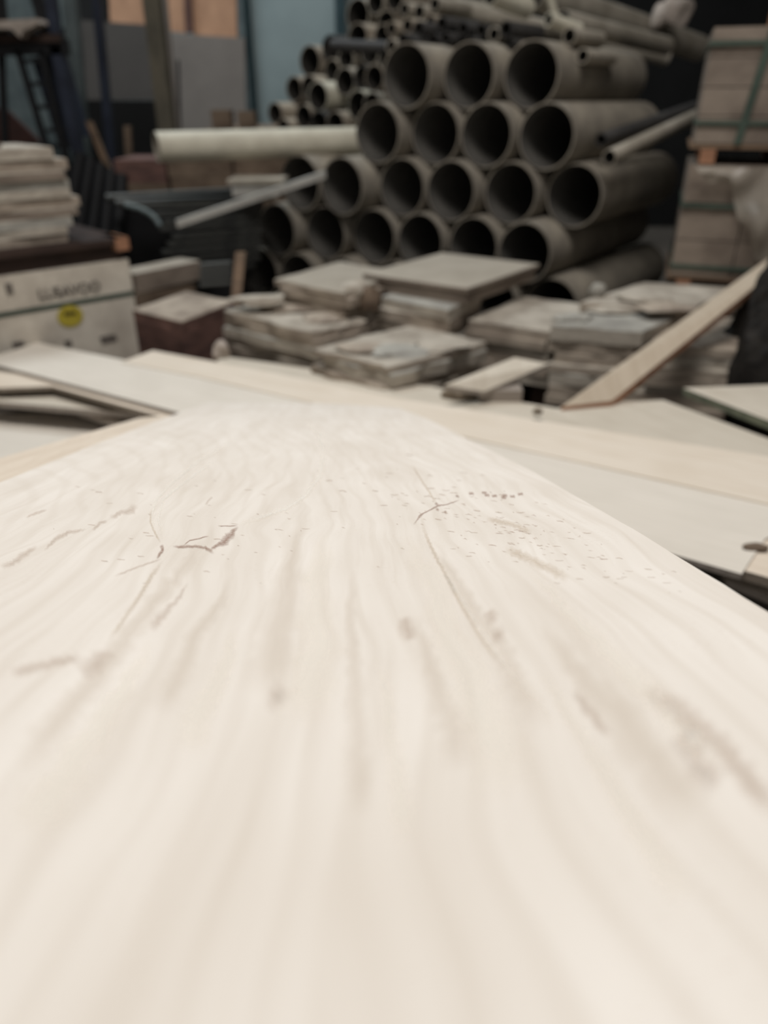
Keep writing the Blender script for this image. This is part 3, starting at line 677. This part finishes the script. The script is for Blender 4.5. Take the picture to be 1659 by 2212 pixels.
free_pipe((1298, 302), 2.93, (1500, 232), 3.5, .05, 'pipe_dark', 'thin_pipe', 'thin dark pipe slanting up behind the cream one, right of the pile')
free_pipe((1316, 340), 2.86, (1502, 252), 3.4, .058, 'pipe_pale', 'thin_pipe', 'thin pale pipe slanting up to the right pallet, dark open end')
free_pipe((718, 98), 3.7, (850, 103), 3.55, .055, 'pipe_dark', 'thin_pipe', 'dark pipe lying level across the left heap of small pipes')
free_pipe((338, 318), 3.2, (778, 304), 3.6, .122, 'pipe_cream', 'cream_pipe', 'long cream pipe jutting out level to the left of the pile', .007, 'pipe_pale', seg=32)

# ------------------------------------------------------------------ steel sections left of the pipes
rg = random.Random(3)
rowsS = [(566, 437, 290, 446), (562, 452, 330, 463), (566, 466, 352, 480), (560, 481, 345, 494), (564, 496, 372, 512), (560, 511, 362, 528), (564, 526, 350, 545), (558, 541, 372, 562), (560, 556, 390, 578), (548, 572, 410, 590)]
for i, (xa, ya, xb, yb) in enumerate(rowsS):
    a, c = at_d(xa, ya, 3.45), at_d(xb, yb, 3.20)
    d = (a - c).normalized(); up = Vector((0, 0, 1)); sd = d.cross(up).normalized(); h = .0085
    b = MB()
    for s_ in (0,):
        ring = [up * h + sd * h * 1.4, up * h - sd * h * 1.4, -up * h - sd * h * 1.4, -up * h + sd * h * 1.4]
        vs = [c + r_ for r_ in ring] + [a + r_ for r_ in ring] + [c + r_ * .8 for r_ in ring] + [a + r_ * .8 for r_ in ring]
        fs = [(k, (k + 1) % 4, 4 + (k + 1) % 4, 4 + k) for k in range(4)] + [(8 + k, 12 + k, 12 + (k + 1) % 4, 8 + (k + 1) % 4) for k in range(4)]
        fs += [(k, 8 + k, 8 + (k + 1) % 4, (k + 1) % 4) for k in range(4)] + [(4 + k, 4 + (k + 1) % 4, 12 + (k + 1) % 4, 12 + k) for k in range(4)]
        b.add(vs, fs)
    tag(recenter(b.build('steel_section', 'steel')), 'dull steel box section, %s from the top of the bundle left of the pipes' % ('uppermost' if i == 0 else ordinal(i)), 'steel section', 'steel sections left of the pipe pile')
for i, (pa, pb) in enumerate((((230, 428), (600, 408)), ((250, 440), (590, 424)))):
    free_pipe(pa, 3.45, pb, 3.65, .035, 'steel', 'steel_tube', ('upper' if i == 0 else 'lower') + ' of two long steel tubes behind the steel bundle', .003, 'black_hole')
# light bar
a, c = at_d(380, 476, 3.02), at_d(702, 369, 3.16)
b = MB(); d = (c - a).normalized(); sd = d.cross(Vector((0, 0, 1))).normalized(); b.prism([a + sd * .012, a - sd * .012, c - sd * .012, c + sd * .012], Vector((0, 0, -.028)))
tag(recenter(b.build('alloy_bar', 'steel_pale')), 'pale flat metal bar leaning diagonally against the left pipes', 'bar')
# curved pale hose end
b = MB(); P = [at_d(x, y, 3.05) for x, y in ((270, 442), (300, 450), (322, 460), (336, 472), (346, 488))]
for k in range(4): b.tube(P[k], P[k + 1], .011, None, 10)
tag(recenter(b.build('hose', 'steel_teal', None, True)), 'short curved blue grey hose end by the steel bundle', 'hose')
# supports for the steel: trestle block and brown post
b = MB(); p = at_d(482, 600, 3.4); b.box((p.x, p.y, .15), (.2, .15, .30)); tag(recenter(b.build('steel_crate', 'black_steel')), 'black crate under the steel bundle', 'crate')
for i in range(4):
    a, c = at_d(432, 575 + i * 14, 3.08), at_d(500, 570 + i * 14, 3.12); b = MB(); b.tube(a, c, .012, None, 8)
    tag(recenter(b.build('steel_rod', 'steel', None, True)), 'short grey steel rod under the bundle, %s from the top' % ('first' if i == 0 else ordinal(i)), 'steel rod', 'short rods under the steel bundle')
a, c = at_d(520, 545, 3.06), at_d(500, 760, 2.98)
b = MB(); b.prism([a + Vector((-.02, -.01, 0)), a + Vector((.02, -.01, 0)), a + Vector((.02, .01, 0)), a + Vector((-.02, .01, 0))], c - a)
tag(recenter(b.build('timber_stake', 'timber_dull')), 'short brown timber stake left of the bottom pipes', 'timber')

# brown cartons behind, carrying the heap of small pipes
def vbox(name, x0, y0, x1, y1, Y, depth, mat, label, cat, grp=None, floor=False):
    a, c, lo = at_y(x0, y0, Y), at_y(x1, y0, Y), at_y((x0 + x1) / 2, y1, Y)
    zb = 0.0 if floor else lo.z
    b = MB(); b.prism([(a.x, Y, a.z), (c.x, Y, a.z), (c.x, Y + depth, a.z), (a.x, Y + depth, a.z)], (0, 0, zb - a.z))
    return tag(recenter(b.build(name, mat)), label, cat, grp)
vbox('brown_carton', 360, 345, 498, 383, 4.0, .35, 'carton_brown', 'brown carton below the left half of the cream pipe', 'carton')
vbox('brown_carton', 504, 338, 622, 380, 4.05, .35, 'carton_brown', 'brown carton below the middle of the cream pipe', 'carton')
vbox('brown_carton', 368, 384, 620, 425, 4.0, .35, 'carton_brown', 'long brown carton in the lower course below the cream pipe', 'carton')
vbox('brown_carton', 245, 345, 355, 395, 4.0, .35, 'carton_red', 'dark brown carton under the open end of the cream pipe', 'carton')
vbox('brown_carton', 235, 396, 362, 440, 4.0, .35, 'carton_brown', 'brown carton at the lower left below the cream pipe', 'carton')
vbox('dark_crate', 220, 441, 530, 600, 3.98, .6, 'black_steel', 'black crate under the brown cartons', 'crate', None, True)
vbox('dark_crate', 440, 279, 745, 340, 4.75, .9, 'carton_brown', 'wide brown crate carrying the heap of small pipes', 'crate', None, True)
vbox('small_carton', 455, 237, 497, 278, 4.7, .1, 'carton_brown', 'small square brown carton beside the left panel', 'carton')
vbox('small_carton', 512, 240, 548, 278, 4.7, .1, 'carton_brown', 'small brown carton between the square one and the small pipes', 'carton')
vbox('pale_box', 490, 388, 612, 398, 3.55, .2, 'pipe_pale', 'flat pale lid on the white box, under the brown cartons', 'lid')
vbox('white_box', 500, 399, 600, 425, 3.56, .18, 'steel_pale', 'small whitish box behind the metal bar', 'box')

# ------------------------------------------------------------------ far left: boards, posts, rack
def vpoly(name, pix, Y, th, mat, label, cat, grp=None):
    pts = [at_y(x, y, Y) for x, y in pix]; b = MB(); b.prism(pts, (0, th, 0))
    return tag(recenter(b.build(name, mat)), label, cat, grp)
vpoly('wall_panel', [(368, 72), (528, 82), (532, 284), (385, 288), (376, 200)], 6.0, .05, 'panel_grey', 'plain mid grey panel left of the teal wall', 'panel')
vpoly('wall_panel', [(158, 42), (340, 55), (344, 216), (182, 216)], 6.0, .05, 'panel_dark', 'plain dark grey panel behind the two left posts', 'panel')
vpoly('orange_board', [(232, -60), (334, -60), (336, 62), (238, 58)], 6.05, .05, 'ochre', 'orange brown board above the dark grey panel', 'board')
vpoly('orange_board', [(346, -60), (400, -60), (404, 72), (352, 66)], 6.05, .05, 'ochre', 'narrow orange brown board right of the olive post', 'board')
vpoly('orange_board', [(412, -60), (508, -60), (512, 84), (416, 74)], 6.05, .05, 'ochre', 'orange brown board nearest the teal wall', 'board')
vpoly('brown_batten', [(394, -60), (408, -60), (416, 70), (400, 70)], 6.0, .04, 'carton_red', 'dark brown batten between two orange boards', 'batten')
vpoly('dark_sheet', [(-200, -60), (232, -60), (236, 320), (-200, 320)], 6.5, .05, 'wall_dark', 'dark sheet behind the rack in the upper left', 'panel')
vpoly('dark_sheet', [(180, 217), (384, 217), (392, 700), (180, 700)], 5.6, .05, 'wall_dark', 'black sheet added for the shaded recess below the dark grey panel', 'panel')  # black sheet added where the space under the panel lies in shade
vpoly('teal_sheet', [(-60, 112), (118, 112), (122, 310), (-60, 310)], 5.9, .03, 'steel_teal', 'dull teal sheet seen through the rack', 'panel')
vpoly('teal_sheet', [(-60, -60), (140, -60), (140, 60), (-60, 60)], 5.9, .03, 'steel_teal', 'dull teal sheet above the rack shelf', 'panel')
vpoly('rust_sheet', [(-60, 225), (16, 238), (88, 308), (-60, 330)], 5.4, .03, 'rust', 'rust red sheet edge low behind the rack', 'sheet')
def post(name, pa, pb, Y, wpx, mat, label, cat='post', d=None):
    a, c = at_y(*pa, Y), at_y(*pb, Y); w = wpx / FPX * Y / 1.15 / 2
    b = MB(); b.prism([a + Vector((-w, -w, 0)), a + Vector((w, -w, 0)), a + Vector((w, w, 0)), a + Vector((-w, w, 0))], c - a)
    return tag(recenter(b.build(name, mat)), label, cat)
post('grey_post', (148, -60), (205, 640), 4.9, 26, 'steel_teal', 'grey green steel post left of the dark grey panel')
post('blue_post', (204, -60), (262, 560), 4.8, 17, 'steel_blue', 'thin dark blue post in front of the dark grey panel')
post('olive_post', (322, -60), (395, 560), 4.7, 34, 'post_olive', 'thick olive brown leaning post between the grey panels')
post('post_light_side', (350, -60), (410, 560), 4.78, 10, 'panel_grey', 'thin pale strip added for the light side of the olive post', 'batten')  # added strip: lighter side of the olive post as a separate piece
post('thin_rod', (384, 130), (398, 560), 5.2, 5, 'black_steel', 'thin dark rod in front of the mid grey panel', 'rod')
post('brown_batten', (192, 262), (300, 520), 4.4, 12, 'timber_dull', 'brown timber slanting down right from the rack', 'batten')
post('brown_batten', (276, 272), (296, 650), 4.6, 14, 'carton_brown', 'short brown upright below the dark grey panel', 'batten')
root = empty('steel_rack', at_y(80, 330, 4.4), 'dark blue and black steel rack with ladder rungs in the upper left', 'rack')
def rb(name, pa, pb, Y, w, mat, lab=None):
    a, c = at_y(*pa, Y), at_y(*pb, Y); b = MB(); d = (c - a).normalized(); n = Vector((0, 1, 0)); s_ = d.cross(n).normalized() * w / 2
    b.prism([a + s_, a - s_, c - s_, c + s_], Vector((0, w, 0))); child(b, name, mat, root, lab)
rb('shelf_beam', (-60, 102), (140, 100), 4.4, .07, 'black_steel')
rb('leg', (36, 110), (170, 560), 4.4, .028, 'black_steel'); rb('leg', (88, 110), (190, 560), 4.4, .030, 'black_steel')
rb('leg', (118, 100), (215, 560), 4.4, .055, 'steel_blue'); rb('leg', (0, 110), (20, 560), 4.45, .03, 'black_steel')
for y, x0, x1 in ((132, 44, 96), (182, 62, 108), (232, 82, 125), (282, 100, 145)): rb('rung', (x0, y), (x1, y - 2), 4.42, .02, 'black_steel')
rb('upright', (60, -60), (105, 100), 4.42, .05, 'black_steel'); rb('upright', (100, -60), (120, 100), 4.42, .05, 'steel_blue'); rb('upright', (-10, -60), (8, 100), 4.42, .04, 'black_steel')
rb('brace', (95, 120), (150, 300), 4.5, .14, 'steel_blue')
rb('shelf_board', (-60, 84), (130, 82), 4.38, .035, 'pallet_dark')
b = MB(); P = [at_y(x, y, 4.3) for x, y in ((-30, 46), (80, 40), (84, 50), (66, 60), (50, 66), (44, 82), (36, 74), (24, 62), (-30, 62))]; b.prism(P, (0, .12, 0))
tag(recenter(b.build('folded_cloth', 'cloth')), 'pale folded cloth hanging over the rack shelf', 'cloth')
for i in range(5):
    b = MB(); a, c = at_y(175 + i * 22, 330 + i * 12, 4.3 - i * .09), at_y(120 + i * 32, 620, 4.1 - i * .09); b.tube(a, c, .03, None, 10)
    tag(recenter(b.build('black_tube', 'black_steel', None, True)), 'black tube leaning in the dark corner below the rack, %s from the left' % ordinal(i), 'tube', 'black tubes below the rack')

# ------------------------------------------------------------------ right: strapped pallet loads
X0, YP, DP = 1.085, 2.9, 0.48
W = 0.85
def load(z0, z1, rowsn, cols, mat, label, straps_h, strap_v, foot_z, name='pallet_load'):
    root = empty(name, (X0 + W / 2, YP + DP / 2, foot_z), label, 'pallet')
    h = (z1 - z0) / rowsn; w = W / cols
    for i in range(rowsn):
        for k in range(cols):
            j = random.uniform(0, .006)
            b = MB(); b.box((X0 + (k + .5) * w, YP + DP / 2 + j, z0 + (i + .5) * h), (w - .004, DP, h - .003), 0); child(b, 'carton', mat, root)
    for z in straps_h:
        b = MB(); b.box((X0 + W / 2, YP + DP / 2, z), (W + .008, DP + .014, .014)); child(b, 'strap', 'strap', root)
    for xa, xb in strap_v:
        b = MB(); b.prism([(xa, YP - .008, z1 + .004), (xa + .024, YP - .008, z1 + .004), (xb + .024, YP - .008, z0), (xb, YP - .008, z0)], (0, .004, 0)); child(b, 'strap', 'strap', root)
    b = MB(); b.box((X0 + W / 2, YP + DP / 2, z0 - .008), (W + .02, DP, .014)); child(b, 'deck_board', 'timber_dull', root)
    for k, xx in enumerate((X0 + .055, X0 + .30, X0 + W - .06)):
        b = MB(); b.box((xx, YP + DP / 2, (foot_z + z0 - .016) / 2), (.05, DP, z0 - .016 - foot_z)); child(b, 'foot_block', 'timber', root)
    return root
l1 = load(.415, .795, 3, 4, 'carton', 'lower strapped pallet of dusty cartons at right, half under wrapping film', (.448, .66), (), .375)
l2 = load(.86, 1.205, 4, 3, 'carton', 'middle strapped pallet of dusty cartons at the right edge', (.925, 1.158), ((X0 + .17, X0 + .13),), .797)
b = MB(); b.box((X0 + .20, YP + .1, 1.165 + .15), (.05, .2, .21)); child(b, 'foot_block', 'timber', l2, 'tall orange timber block')
b = MB(); b.box((X0 + W / 2, YP + .3, 1.45), (W, .4, .06)); child(b, 'deck_board', 'pallet_dark', l2)
l3 = load(.10, .37, 2, 3, 'carton_brown', 'lowest pallet of cartons at right, mostly hidden by the tile stacks', (), (), .0)
# wrapping film draped over the lower load
b = MB(); nu, nv = 26, 18; vs, fs = [], []
for i in range(nu + 1):
    for j in range(nv + 1):
        s, t = i / nu, j / nv
        top = .79; x = X0 + .02 + s * .50
        sag = .33 * (1 - (2 * abs(s - .62)) ** 1.6) + .02 * math.sin(s * 30)
        z = top - t * max(.05, sag); y = YP - .012 - .012 * (1 + math.sin(s * 22 + t * 7)) - .02 * math.sin(t * 3.1) * (1 + math.sin(s * 9 + t * 4))
        x += .05 * t * (1 - s)
        vs.append((x, y, z))
for i in range(nu):
    for j in range(nv): a = i * (nv + 1) + j; fs.append((a, a + 1, a + nv + 2, a + nv + 1))
b.add(vs, fs); tag(recenter(b.build('wrapping_film', 'film', None, True)), 'torn dusty wrapping film draped over the lower right pallet', 'film')
film_o = bpy.data.objects['wrapping_film']
PR = Matrix.Rotation(R(-19), 4, 'Z'); piv = Vector((X0, YP, 0))
for o in (l1, l2, l3, film_o):
    o.location = piv + PR @ (o.location - piv); o.rotation_euler.z = R(-19)
# crumpled sack end on the long pipes by the pallet
lump('sack', at_d(1448, 52, 4.0), (.09, .05, .09), 'cloth', 'crumpled pale sack behind the end of the thick upper pipe', 'sack', 17, 3, .4)
